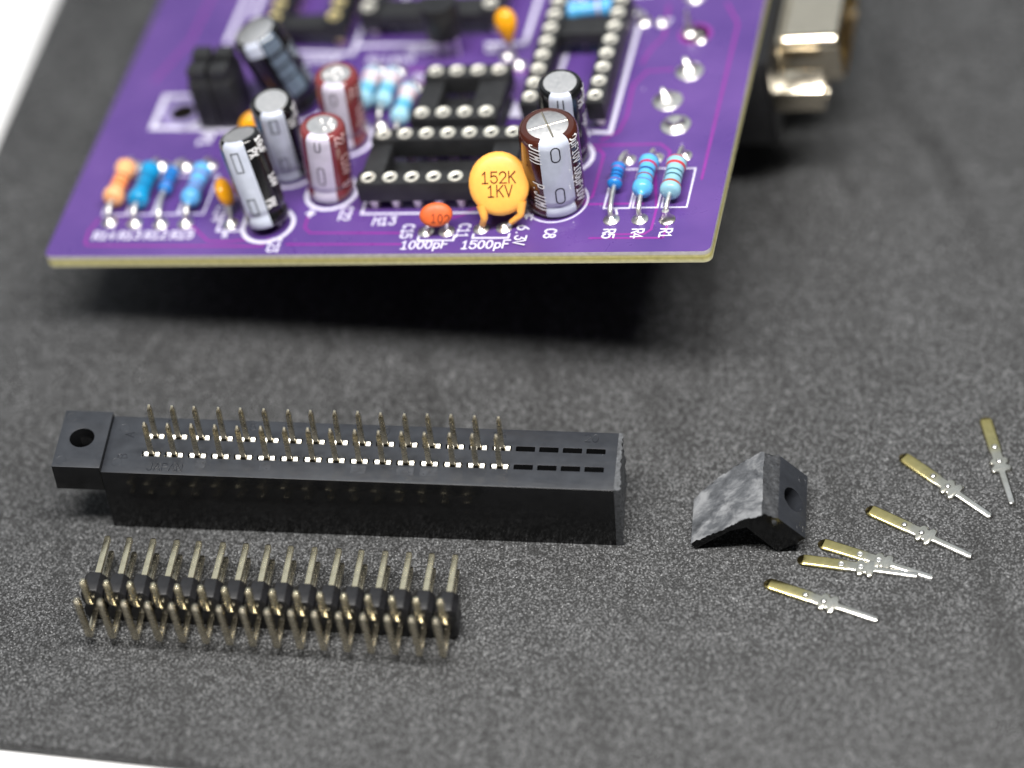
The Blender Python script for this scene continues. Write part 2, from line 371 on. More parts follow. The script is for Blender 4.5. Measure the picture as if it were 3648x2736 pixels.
def flat(z=0.0): return lambda u, v, h: (u, v, z+h)
def trace(pts, wd=.3):
    m = MB(); ribbon(m, [pts], wd, flat(), lift=.012); m.build('copper_trace', 'trace', board)
for pts in ([(63.82, 2.29), (71.8, 2.24)], [(72.2, 4.9), (72.0, 2.35), (71.8, 2.24)], [(66.6, 2.87), (69.83, 2.89), (70.47, 3.63), (70.51, 7.03), (69.0, 15.2)],
            [(59, 7.94), (68.82, 7.96)], [(60.9, 18.12), (69.2, 18.15), (70.44, 16.89), (70.6, 14.12)], [(60.5, 17.45), (62.24, 17.38), (62.94, 16.43), (62.91, 9.23), (62.0, 8.3)],
            [(4.8, 6.4), (4.2, 4.25), (4.4, 2.2), (4.9, 1.83), (26.08, 1.45), (26.62, 2.6)], [(29.0, 1.72), (42.4, 1.57)], [(30.35, 6.93), (30.38, 4.56), (31.27, 3.62), (42.0, 3.45)],
            [(68.36, 31.65), (65.46, 31.43), (64.2, 28.85), (64.45, 23.35), (63.97, 20.51), (62.17, 18.99)], [(16.5, 5.2), (19.4, 2.4), (21.5, 2.3), (24.6, 2.6)],
            [(46.0, 5.2), (48.6, 6.4), (50.2, 8)], [(33, 33), (41, 32.4), (52, 31.8)], [(66, 44), (66.4, 38), (65.2, 35.5), (64.6, 33)], [(74.8, 12), (74.9, 40), (73, 44)], [(4, 32), (6.5, 40), (7, 60)], [(30, 30.6), (44, 30.3)]):
    trace(pts)

def silk_lines(lines, wd=.28):
    for pl in lines:
        m = MB(); ribbon(m, [pl], wd, flat(), lift=.022); m.build('silkscreen_line', 'silk', board)
def box_line(x0, y0, x1, y1): return [(x0, y0), (x1, y0), (x1, y1), (x0, y1), (x0, y0)]
silk_lines([box_line(71.03, 7.25, 73.85, 13.82), box_line(67.78, 7.25, 70.6, 13.9), box_line(64.55, 7.2, 67.45, 13.82)], .2)
silk_lines([[(65.9, 7.2), (66.2, 6.2)]])
for x in (5.05, 8.25, 11.4, 14.55): silk_lines([box_line(x, 7.1, x+2.9, 13.9)], .22)
silk_lines([box_line(20.0, 4.1, 22.8, 10.2)])
silk_lines([[(12.9, 22.6), (6.45, 22.9), (6.45, 28.8), (9.9, 28.9)]+arc(9.6, 25.7, 3.3, 3.2, 85, -75, 12)], .75)
silk_lines([[(13.5, 22.2), (20, 21.9)]], .7)
silk_lines([box_line(36.6, 6.75, 55.0, 18.0)], .3)
silk_lines([[(44.25, 2.9), (44.25, 2.15), (48.35, 2.12), (48.35, 2.9)], [(50.5, 3.1), (50.5, 2.48), (54.6, 2.45), (54.6, 3.1)]], .25)
silk_lines([[(62.99, 42), (62.98, 20.3), (60.6, 20.5), (60.3, 19.8)], [(55.15, 38), (55.0, 31.2)], [(52.6, 20.3), (60.6, 20.5)]], .55)
silk_lines([[(12.0, 76), (11.4, 39.2)], [(13.75, 76), (13.45, 44)]], .7)
silk_lines([[(28.3, 36.1), (28.4, 76)], [(21.5, 36.75), (28.3, 36.3)], [(28.6, 37.75), (38.8, 37.6)], [(44.9, 37.4), (49.5, 37.3)], [(49.6, 37.3), (49.7, 76)], [(32.5, 40.6), (32.5, 76)]], .55)
def silk_disc(cx, cy, r, wd=.5):
    m = MB(); ribbon(m, [arc(cx, cy, r, r, 0, 360, 36)], wd, flat(), lift=.02); m.build('silkscreen_line', 'silk', board)
for cx, cy, r in ((58.8, 16.05, 2.9), (25.9, 5.05, 2.95), (26.3, 14.5, 2.95), (32.15, 10.55, 2.95), (31.8, 19.8, 2.9), (24.1, 26.8, 3.4)): silk_disc(cx, cy, r)
silk_disc(59.0, 8.45, 3.5, .2)
m = MB(); m.add([(50.62, 26.6, .03), (50.4, 23.5, .03), (52.0, 23.4, .03)], [(0, 1, 2)]); m.build('silkscreen_line', 'silk', board)

def silk_text(txt, x, y, h=1.27, rot=0, wd=.205, adv=.74, wid=.92, center=False):
    L, W = text_lines(txt, h, adv, 0, wid); c, s_ = math.cos(math.radians(rot)), math.sin(math.radians(rot)); ox = -W/2 if center else 0
    m = MB(); ribbon(m, L, wd, lambda u, v, hh: (x+(u+ox)*c-v*s_, y+(u+ox)*s_+v*c, hh), lift=.022)
    m.build('silkscreen_text', 'silk', board)
for t_, x in (('R14', 6.4), ('R13', 9.55), ('R12', 12.75), ('R15', 15.95)): silk_text(t_, x, 2.85, center=True, wd=.24)
silk_text('1000pF', 42.5, .75); silk_text('1500pF', 49.5, .70)
silk_text('M13', 38.3, 4.85, wd=.22)
for t_, x, y in (('C23', 26.9, 2.75), ('C22', 34.1, 8.0), ('C15', 42.1, 4.85), ('C11', 48.6, 4.85), ('C8', 58.6, 3.85), ('R5', 65.2, 3.72), ('R4', 68.4, 3.72), ('R1', 71.55, 3.72)):
    silk_text(t_, x, y, rot=-90, adv=.64, wid=.80)
silk_text('100UF 6.3V', 55.4, 9.4, rot=-90, adv=.66, wid=.84)
silk_text('+', 30.1, 6.3, 1.3, wd=.36)
silk_text('C14', 18.9, 8.4, rot=-90); silk_text('K', 20.9, 3.0, .9)
silk_text('JP1', 13.2, 22.6, 1.5, rot=-90, wd=.34)
silk_text('R11', 30.6, 34.2, 1.3); silk_text('R10', 33.7, 34.2, 1.3); silk_text('2N3904', 35.2, 36.0, 1.25); silk_text('R9', 37.2, 30.6, 1.3)
silk_text('Q2', 45.0, 35.8, 1.25); silk_text('1000UF', 21.6, 34.5, 1.3); silk_text('M12', 52.0, 44.5, 1.6, wd=.4); silk_text('M11', 60.5, 46, 1.6, wd=.4); silk_text('R7', 65.2, 40.0, 1.2)

# solder joints ------------------------------------------------------
def solder(x, y, r=.85, h=.55, peak=.22, pin=0, lean=(0, 0)):
    m = MB(); mp = lambda a, b, c: (x+a+lean[0]*max(c, 0)/max(h, .01), y+b+lean[1]*max(c, 0)/max(h, .01), c+.02)
    m.lathe([(r*1.12, 0), (r*1.1, .05), (r*.98, .08), (r*.7, h*.32), (r*.45, h*.72), (peak, h), (peak*.5, h*1.05+pin), (.0001, h*1.06+pin)], 20, mp)
    m.build('solder_joint', 'solder', board, sharp=60)
for x, y in ((6.33, 5.85), (9.5, 5.6), (12.74, 5.4), (15.75, 5.5), (21.3, 5.3), (44.9, 3.66), (47.3, 3.62), (51.2, 4.05), (53.8, 4.15), (65.75, 5.3), (68.95, 5.3), (9.8, 15.7), (12.9, 15.6), (15.9, 15.7), (6.3, 15.8), (65.9, 15.45), (69.0, 15.7), (72.2, 16.0), (49.7, 33.2), (47.9, 35)): solder(x, y)
solder(72.0, 5.2, .85, 1.3, .4)
solder(70.47, 31.2, 1.5, .95, .55, .55, (-.25, .3)); solder(68.73, 25.9, 1.6, .85, .45, .5, (-.3, .3)); solder(70.37, 21.5, 1.6, .9, .7, .05); solder(69.3, 38.6, .8, 1.8, .35, 1.0, (0, .3)); solder(70.9, 37.1, .7, .9)
solder(61.6, 43, .9, .8); solder(63.45, 40.95, .9, 1.2, .4); solder(65.67, 40.5, .7, .6); solder(68.9, 45.5, 1.2, 1.2)
m = MB(); m.lathe([(2.55, .012), (2.5, .03), (1.52, .03)], 32, lambda a, b, c: (9.53+a, 25.7+b, c), caps=False); m.build('hole_ring', 'pad_pale', board)
m = MB(); m.lathe([(2.0, .012), (1.9, .03), (1.52, .03)], 32, lambda a, b, c: (70.1+a, 38.2+b, c), caps=False); m.build('hole_ring', 'trace', board)

# electrolytic capacitors ---------------------------------------------
def capacitor(bx, by, ex, ey, L, r, sl, stripe, az, half, prints=(), marks=None, base=.35, vent='cross', label=None, segs=None, disc=.70):
    ax = Vector((ex, ey, math.sqrt(L*L-ex*ex-ey*ey)))
    mp = frame((bx, by, base), ax)
    def prof(o=0):
        R = r+o
        return [(R*.80, 0), (R*.93, .12), (R*.985, .4), (R*.985, 1.05), (R*.94, 1.38), (R*.915, 1.62), (R*.94, 1.86), (R*.99, 2.2), (R, 2.6), (R, L-1.0), (R*.985, L-.62), (R*.94, L-.28), (R*.86, L-.08), (R*.78, L), (r*disc, L+o)]
    m = MB(); m.lathe(prof()+[(r*disc, L-.12)], 40, mp)
    o = m.build('capacitor', sl, board, sharp=50)
    if label: o['label'] = label
    # aluminium top
    m = MB(); R = r*disc
    m.lathe([(R+.02, L-.10), (R*.97, L-.04), (.0001, L-.03)], 36, mp)
    m.build('top_disc', 'aluminium', o)
    if vent == 'cross':
        for a in (0, 90):
            A = math.radians(az+a+4); cx, cy = math.cos(A), math.sin(A); wv = .07
            m = MB(); m.add([mp(cx*t-cy*s_, cy*t+cx*s_, L-.03+h) for t in (-R*.96, R*.96) for s_, h in ((-wv*1.6, .004), (-wv*.5, .06), (wv*.5, .06), (wv*1.6, .004))], [(0, 1, 5, 4), (1, 2, 6, 5), (2, 3, 7, 6), (0, 4, 7, 3), (0, 3, 2, 1), (4, 5, 6, 7)]); m.build('vent_score', 'nickel', o)
    elif vent == 'lumpy':
        rnd = random.Random(int(bx*100))
        for k in range(9):
            A = rnd.uniform(0, 6.28); q = rnd.uniform(.25, .72)*R; rr_ = rnd.uniform(.22, .42)
            m = MB(); c0 = (q*math.cos(A), q*math.sin(A)); m.lathe([(rr_, L-.05), (rr_*.8, L+.10), (rr_*.4, L+.18), (.0001, L+.2)], 12, lambda a, b, c, c0=c0: mp(a+c0[0], b*.7+c0[1], c)); m.build('top_dimple', 'aluminium', o, sharp=80)
    a0, a1 = math.radians(az-half), math.radians(az+half)
    if segs is None:
        m = MB(); P = prof(.025); m.lathe(P, 14, mp, a0, a1); m.build('polarity_stripe', stripe, o, sharp=50)
    else:
        for z0, z1 in segs:
            m = MB(); m.lathe([(r+.03, z0), (r+.03, z0+.2), (r+.03, z1-.2), (r+.03, z1)] if z1 < L-.9 else [(r+.03, z0), (r+.03, L-1), (r*.95, L-.24), (r*.80, L+.02)], 10, mp, a0, a1); m.build('polarity_stripe', stripe, o, sharp=50)
    def wrap(a_c, z0, rot, off=.045):
        ca, sa = math.cos(math.radians(rot)), math.sin(math.radians(rot)); A = math.radians(a_c)
        def f(u, v, h):
            du = u*ca-v*sa; dz = u*sa+v*ca; z = z0+dz
            R = r
            if z > L-1.0:
                t = (z-(L-1.0)); R = r*(1-.05*t-.17*max(0, t-.35)**1.2); 
                if z > L: z = L+.01
            a = A+du/r
            return mp((R+off+h)*math.cos(a), (R+off+h)*math.sin(a), z)
        return f
    for txt, h, a_c, z0, rot, slant, mt, wd in prints:
        Ls, W = text_lines(txt, h, .54, slant, .64); m = MB(); ribbon(m, Ls, wd, wrap(a_c, z0, rot), step=.25); m.build('printed_text', mt, o)
    if marks:
        for z0, z1, wdt, rnd in marks:
            hw = wdt/2; k = hw*.9 if rnd else .05
            if rnd: pl = arc(0, z1-hw, hw, hw, 0, 180, 8)+arc(0, z0+hw, hw, hw, 180, 360, 8)
            else: pl = [(-hw, z0), (hw, z0), (hw, z1), (-hw, z1)]
            pl = pl+[pl[0]]; m = MB(); ribbon(m, [pl], .13, wrap(az, 0, 0, .05), step=.2); m.build('minus_mark', 'print_black', o)
    for sgn in (-1, 1):
        m = MB(); p0 = Vector((bx+sgn*1.0, by, -.3)); p1 = mp(sgn*1.0, 0, .15); m.tube([p0, p1], .25, 8); m.build('lead', 'tin', o)
    return o
# rot=-90: text reads downward, letter tops toward +angle
capacitor(59.01, 8.45, 1.0, -.40, 11.0, 3.3, 'sleeve_brown', 'stripe_grey', -67, 31, [('0uF10V', 1.2, -31, 10.8, -90, .18, 'print_white', .17), ('100uF10V', 1.2, -31, 6.6, -90, .18, 'print_white', .17), ('J(M)', 1.25, -118, 10.7, -90, .18, 'print_white', .17), ('P.J(M)', 1.25, -118, 5.3, -90, .18, 'print_white', .17)],
          [(8.4, 10.35, .95, True), (2.35, 4.55, .95, True)], label='large brown sleeved electrolytic capacitor with a scored silver top')
capacitor(58.8, 16.05, 1.2, -.6, 11.0, 2.55, 'sleeve_black', 'stripe_grey', -80, 30, [('PX', 1.1, -32, 9.6, -90, 0, 'print_white', .17), ('16V', 1.1, -8, 10.6, -90, 0, 'print_white', .17), ('10uF', 1.1, -18, 7.2, -90, 0, 'print_white', .17)], [(8.2, 10.6, .6, False)], vent='plain', disc=.74)
capacitor(26.3, 4.95, -1.5, 2.1, 11.0, 2.5, 'sleeve_black', 'stripe_grey', -92, 32, [('PX', 1.0, -55, 9.8, -90, 0, 'print_white', .17), ('10uF', 1.0, -24, 10.7, -90, 0, 'print_white', .17), ('16V', 1.0, -24, 6.0, -90, 0, 'print_white', .17), ('PX', 1.0, -55, 3.4, -90, 0, 'print_white', .17)],
          [(7.5, 9.9, .85, False), (2.1, 4.0, .85, False)], vent='plain', disc=.75, base=.9, label='leaning black capacitor with a pale grey stripe')
capacitor(26.15, 14.5, .75, -1.2, 11.0, 2.5, 'sleeve_black', 'stripe_grey', -76, 33, [('10uF', 1.0, -10, 10.6, -90, 0, 'print_white', .17), ('16V', 1.0, -36, 9.6, -90, 0, 'print_white', .17), ('PX', 1.15, -20, 4.4, -90, 0, 'print_grey', .17)], [(8.3, 10.3, .8, False), (2.4, 4.2, .8, False)], vent='plain', disc=.75)
capacitor(32.14, 10.57, 1.1, .16, 9.5, 2.65, 'sleeve_red', 'stripe_lilac', -90, 31, [('22', 1.3, -44, 9.3, -90, .1, 'print_pink', .16), ('C16V', 1.3, -34, 6.3, -90, .1, 'print_pink', .16), ('0', 1.3, -40, 2.6, -90, .1, 'print_pink', .16)], [(7.7, 9.3, .6, True), (3.0, 5.4, .7, True)], vent='lumpy', disc=.66)
capacitor(31.74, 19.81, .85, .02, 9.5, 2.6, 'sleeve_red', 'stripe_lilac', -86, 30, [('22', 1.3, -40, 8.7, -90, .1, 'print_pink', .16), ('C16V', 1.3, -30, 5.8, -90, .1, 'print_pink', .16)], [(7.0, 8.6, .6, True)], vent='lumpy', disc=.66)
capacitor(24.11, 26.78, -2.57, -.65, 11.5, 3.0, 'sleeve_black', 'stripe_slate', -42, 21, [('16V', 1.3, -8, 8.5, -90, 0, 'print_grey', .2), ('22uF', 1.3, 0, 5.0, -90, 0, 'print_grey', .2)], None, vent='plain', disc=.80, segs=[(9.2, 11.5), (7.3, 8.7), (5.5, 7.0), (2.9, 5.2)])
m = MB(); mpb = frame((24.11, 26.78, .35), (-2.57, -.65, 11.19)); m.lathe([(3.04, 9.7), (3.04, 10.4), (2.9, 11.22), (2.45, 11.53)], 10, mpb, math.radians(-105), math.radians(-66)); m.build('polarity_stripe', 'stripe_grey', [o for o in board.children if o.name.startswith('capacitor')][-1])

# ceramic capacitors ---------------------------------------------------
def lens(mb, cen, nrm, up, rx, ry, th, p=2.2, n=28, k=8):
    z = Vector(nrm).normalized(); y = Vector(up); y = (y-z*y.dot(z)).normalized(); x = y.cross(z); c = Vector(cen)
    v = []; f = []
    prof = [(math.sin(math.pi*j/k), math.cos(math.pi*j/k)) for j in range(k+1)]
    prof = [(math.copysign(abs(a)**(2/p), a), math.copysign(abs(b)**(2/p), b)) for a, b in prof]
    prof = [(max(a, .0008), b) for a, b in prof]
    for a, b in prof:
        for i in range(n):
            t = 2*math.pi*i/n; v.append(c+x*rx*a*math.cos(t)+y*ry*a*math.sin(t)+z*th/2*b)
    for j in range(k):
        for i in range(n): f.append((j*n+i, j*n+(i+1) % n, (j+1)*n+(i+1) % n, (j+1)*n+i))
    f.append(tuple(range(n))[::-1]); f.append(tuple(k*n+i for i in range(n)))
    mb.add(v, f); return c, x, y, z
def dots(mb, lines, sp, rad, mp):
    for pl in lines:
        for a, b in zip(pl, pl[1:]):
            a, b = Vector(a), Vector(b); n = max(1, round((b-a).length/sp))
            for i in range(n+1):
                q = a.lerp(b, i/n); mb.add([mp(q.x+rad*math.cos(t*1.047), q.y+rad*math.sin(t*1.047), .0) for t in range(6)], [(0, 1, 2, 3, 4, 5)])
def disc_cap(cen, nrm, up, rx, ry, th, mat, padA, padB, ink=None, lines=(), label=None, legs=None, p=3.0, dotted=True):
    m = MB(); c, x, y, z = lens(m, cen, nrm, up, rx, ry, th, p)
    if legs:
        for sgn, pad in ((-1, padA), (1, padB)):
            a = c+x*sgn*rx*legs[0]-y*ry*.62; b = c+x*sgn*rx*legs[1]-y*ry*1.02; pd = Vector((*pad, 0)); e = pd+(b-pd)*legs[2]
            m.tube([a, a.lerp(b, .6), b, b.lerp(e, .5), e], [.85*th/2, .62*th/2, .40, .36, .34], 10)
    o = m.build('capacitor', mat, board, sharp=70)
    if label: o['label'] = label
    for sgn, pad in ((-1, padA), (1, padB)):
        b = c+x*sgn*rx*(legs[1] if legs else .55)-y*ry*(1.02 if legs else .72); pd = Vector((*pad, 0))
        mm_ = MB(); mm_.tube([b, b.lerp(pd, .7), pd+Vector((0, 0, .05))], .24, 8); mm_.build('lead', 'tin', o)
    if ink:
        for txt, h, u0_, v0, rot in lines:
            L, W = text_lines(txt, h, .80, 0, .95); ca, sa = math.cos(math.radians(rot)), math.sin(math.radians(rot))
            f = lambda u, v, hh: c+x*(u0_+(u-W/2)*ca-v*sa)+y*(v0+(u-W/2)*sa+v*ca)+z*(th/2*.995+.03+hh)
            mm_ = MB(); ribbon(mm_, L, h*.085, f, lift=.004)
            if dotted: dots(mm_, L, h*.16, h*.072, lambda a, b, hh: f(a, b, .012))
            mm_.build('printed_text', ink, o)
    return o
CV = Vector((.304, -.739, .601))
disc_cap((53.9, 5.65, 5.1), (.20, -.80, .56), (0, .3, 1), 3.38, 3.55, 1.7, 'epoxy_yellow', (51.2, 4.05), (53.8, 4.15), 'ink_brown', [('152K', 1.22, .0, .15, -4), ('1KV', 1.22, .0, -1.35, -4)], 'large yellow disc capacitor printed 152K 1KV', legs=(.62, .60, .42))
disc_cap((46.7, 3.3, 2.75), (.25, -.80, .55), (0, .3, 1), 1.85, 1.38, 1.2, 'epoxy_orange', (44.9, 3.66), (47.3, 3.62), 'ink_dark', [('102', .9, .35, -.85, -10)], 'small orange disc capacitor printed 102', p=2.4, dotted=False)
disc_cap((20.75, 7.5, 2.9), (.95, .25, .25), (0, .2, 1), 1.75, 1.75, 1.9, 'epoxy_mustard', (21.3, 5.3), (21.3, 9.4), p=2.0)
disc_cap((20.6, 20.6, 2.0), (.5, -.8, .3), (0, .2, 1), 1.9, 1.7, 1.6, 'epoxy_mustard', (19.5, 20.6), (21.8, 20.6), p=2.0)
# dipped bead capacitor at the back
m = MB(); m.lathe([(.0008, 2.6), (.35, 2.75), (.75, 3.6), (1.15, 4.6), (1.35, 5.5), (1.28, 6.2), (.95, 6.8), (.45, 7.15), (.0008, 7.2)], 22, lambda a, b, c: (48.9+a, 33.9+b*.8+(c-3)*.15, c))
o = m.build('capacitor', 'epoxy_mustard', board, sharp=80); o['label'] = 'bright yellow teardrop capacitor'
for px, py in ((47.9, 35.0), (49.7, 33.2)):
    m = MB(); m.tube([(48.9, 33.9, 2.9), (px*.6+48.9*.4, py*.6+33.9*.4, 1.4), (px, py, 0)], .24, 8); m.build('lead', 'tin', o)

# resistors --------------------------------------------------------------
def resistor(x, yc, z, L, r, body, bands, y0, y1, waist=.80, cone=False, tilt=0, x0=None, x1=None, dz=0, rotz=0):
    ax = Vector((math.sin(rotz), math.cos(rotz), dz)); mp = frame((x, yc, z), ax)
    h = L/2; e = L*.24
    P = [(.22, -h), (r*.62, -h+.03), (r*.88, -h+.16), (r, -h+.42), (r, -h+e*.72), (r*(waist+.06), -h+e), (r*waist, -h+e*1.25), (r*waist, 0)]
    if cone: P = [(.24, -h-.75), (.30, -h-.35), (r*.5, -h-.02), (r*.86, -h+.22), (r, -h+.55), (r, -h+e*.8), (r*(waist+.06), -h+e), (r*waist, -h+e*1.25), (r*waist, 0)]
    P = P+[(a, -b) for a, b in P[::-1][1:]]
    m = MB(); m.lathe(P, 24, mp); o = m.build('resistor', body, board, sharp=70)
    def rad_at(t):
        for (ra, za), (rb, zb) in zip(P, P[1:]):
            if za <= t <= zb and zb > za: return ra+(rb-ra)*(t-za)/(zb-za)
        return r
    for pos, wd, mt in bands:
        t = pos*L-h; m = MB(); m.lathe([(rad_at(t-wd/2)-.02, t-wd/2), (rad_at(t-wd/2)+.02, t-wd/2+.01), (rad_at(t)+.022, t), (rad_at(t+wd/2)+.02, t+wd/2-.01), (rad_at(t+wd/2)-.02, t+wd/2)], 24, mp); m.build('colour_band', mt, o, sharp=60)
    for sgn, yp, xp in ((-1, y0, x0 if x0 is not None else x), (1, y1, x1 if x1 is not None else x)):
        a = mp(0, 0, sgn*(h-.1)); gap = abs(yp-a.y)
        b = mp(0, 0, sgn*(h+gap*.35)); c = Vector((xp, yp-sgn*.12, a.z*.72)); m = MB(); m.tube([a, b, b.lerp(c, .6)+Vector((0, 0, .12)), c, Vector((xp, yp, .25)), Vector((xp, yp, .02))], .29, 8); m.build('lead', 'tin', o, sharp=80)
    return o
resistor(72.15, 10.35, 1.75, 5.7, 1.16, 'r_pale', [(.20, .45, 'b_rust'), (.42, .22, 'b_green'), (.56, .22, 'b_green'), (.76, .34, 'b_red'), (.93, .26, 'b_red')], 5.2, 16.0, waist=.84, x0=72.0, x1=72.2)
resistor(68.95, 10.75, 1.7, 5.9, 1.14, 'r_sky', [(.22, .24, 'b_brown'), (.40, .24, 'b_brown'), (.56, .30, 'b_navy'), (.74, .32, 'b_crimson'), (.92, .28, 'b_mauve')], 5.3, 15.7, cone=True, waist=.80)
resistor(65.6, 10.95, 1.55, 3.5, .85, 'r_blue', [(.16, .22, 'b_mauve'), (.38, .24, 'b_navy'), (.54, .24, 'b_navy'), (.74, .22, 'b_mauve'), (.92, .2, 'b_mauve')], 5.3, 15.45, x0=65.75, x1=65.9, waist=.82, dz=.05)
resistor(6.45, 11.0, 1.6, 6.4, 1.25, 'r_tan', [(.36, .5, 'b_orange'), (.48, .4, 'b_orange'), (.60, .4, 'b_rust')], 5.85, 15.8, waist=.74)
resistor(9.65, 10.45, 1.65, 6.4, 1.22, 'r_teal', [(.40, .5, 'b_deepteal'), (.58, .4, 'b_deepteal'), (.7, .3, 'b_deepteal')], 5.6, 15.7, waist=.80)
resistor(12.35, 11.4, 1.5, 3.8, .85, 'r_blue', [(.2, .3, 'b_mauve'), (.45, .25, 'b_navy'), (.7, .25, 'b_navy')], 5.4, 15.6, x0=12.74, x1=12.9, waist=.84)
resistor(16.1, 10.4, 1.65, 6.3, 1.15, 'r_light', [(.32, .4, 'b_mauve'), (.46, .3, 'b_mauve'), (.72, .35, 'b_mauve')], 5.5, 15.7, cone=True, waist=.82)
for x, y in ((32.7, 27.6), (35.15, 27.4), (37.9, 24.4)):
    resistor(x, y, 1.6, 6.0, 1.12, 'r_ice', [(.36, .9, 'b_cyan'), (.60, .3, 'b_pink'), (.78, 1.3, 'b_pink')], y-5, y+5, waist=.82)  # pink bands paint a pale glare onto these bodies
    solder(x, y-5); solder(x, y+5)
o = resistor(57.3, 40.3, 2.6, 6.0, 1.15, 'r_sky', [(.3, .3, 'b_cyan'), (.7, .3, 'b_pink')], 36.0, 45.0, cone=True, rotz=1.45)

# IC sockets -------------------------------------------------------------
def pin_mesh(mat):
    m = MB(); m.lathe([(.0008, -.7), (.19, -.66), (.21, -.16), (.30, -.12), (.66, .05), (.78, .10), (.87, .06), (.88, -.02), (.88, -.5), (.60, -.55), (.60, -3.6), (.52, -3.65), (.52, -4.18)], 18, None)
    return m.mesh('socket_pin', [mat, 'hole_dark'], sharp=50)
PIN = {k: pin_mesh(k) for k in ('socket_tin', 'socket_gold')}
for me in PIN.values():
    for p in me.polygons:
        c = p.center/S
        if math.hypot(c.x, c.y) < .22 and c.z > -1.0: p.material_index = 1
def socket(x0, y0, nx, ny, mat='socket_tin', bars=(), label=None, top=4.2, along='x', floor=False):
    """x0,y0: first pin; nx pins along x (two rows 7.62 or ny apart)"""
    m = MB(); zt = top-.08; zb = 1.5; P = 2.54; hw = 1.08
    if along == 'x':
        rails = [(x0-1.3, x0+(nx-1)*P+1.3, yy-hw, yy+hw) for yy in (y0, y0+ny)]
        pins = [(x0+i*P, yy) for yy in (y0, y0+ny) for i in range(nx)]
        brs = [(a, b, y0+hw-.02, y0+ny-hw+.02) for a, b in bars]
    else:
        rails = [(xx-hw, xx+hw, y0-1.3, y0+(nx-1)*P+1.3) for xx in (x0, x0+ny)]
        pins = [(xx, y0+i*P) for xx in (x0, x0+ny) for i in range(nx)]
        brs = [(x0+hw-.02, x0+ny-hw+.02, a, b) for a, b in bars]
    for a, b, c, e in rails: m.box(a, b, c, e, zb, zt)
    for a, b, c, e in brs: m.box(a, b, c, e, zb+.35, zt-.5)
    if floor: m.box(x0-1.2, x0+(nx-1)*P+1.2, y0+hw-.02, y0+ny-hw+.02, .45, .95)
    o = m.build('ic_socket', 'socket_plastic', board, bevel=.1, seg=2)
    if label: o['label'] = label
    for x, y in pins: link('socket_pin', PIN[mat], o, (x, y, top))
    return o
socket(38.0, 8.16, 7, 7.62, bars=((36.75, 39.3), (51.3, 54.4)), label='fourteen pin socket behind the two disc capacitors', floor=True)
socket(41.7, 19.52, 4, 7.62, bars=((40.45, 43.0), (47.2, 50.55)), label='small eight pin socket', floor=True)
socket(53.99, 22.02, 8, 7.62, bars=((34.2, 37.4),), along='y')
socket(30.4, 39.9, 12, 15.24, bars=((38.7, 42.0), (64.5, 68.9)), along='y')
socket(18.8, 38.4, 12, 7.62, 'socket_gold', bars=((37.15, 39.6),), along='y')
# jumper block
m = MB()
for i in range(2):
    x = 13.0+i*2.75
    m.prism([(x, 22.2), (x+2.5, 22.2), (x+2.5, 27.2), (x, 27.2)], .4, 7.0); m.box(x+.15, x+2.35, 22.5, 24.4, 7.0, 8.6); m.box(x+.15, x+2.35, 25.0, 26.9, 7.0, 8.9)
    for k in range(4): m.box(x+.2+k*.6, x+.45+k*.6, 21.98, 22.2, .8, 6.4)
o = m.build('jumper', 'socket_plastic', board, bevel=.18, seg=2)
# transistor
m = MB(); m.lathe([(2.2, 3.6), (2.3, 3.7), (2.3, 8.0), (2.2, 8.15), (.001, 8.2)], 24, lambda a, b, c: (40.9+a, 35.2+min(b, .9), c)); o = m.build('transistor', 'black_plastic', board, sharp=40)
for k in (-1.27, 0, 1.27):
    m = MB(); m.tube([(40.9+k, 35.0, 3.7), (40.9+k, 35.0, 2), (40.6+k, 35.4, 0)], .24, 8); m.build('lead', 'tin', o)

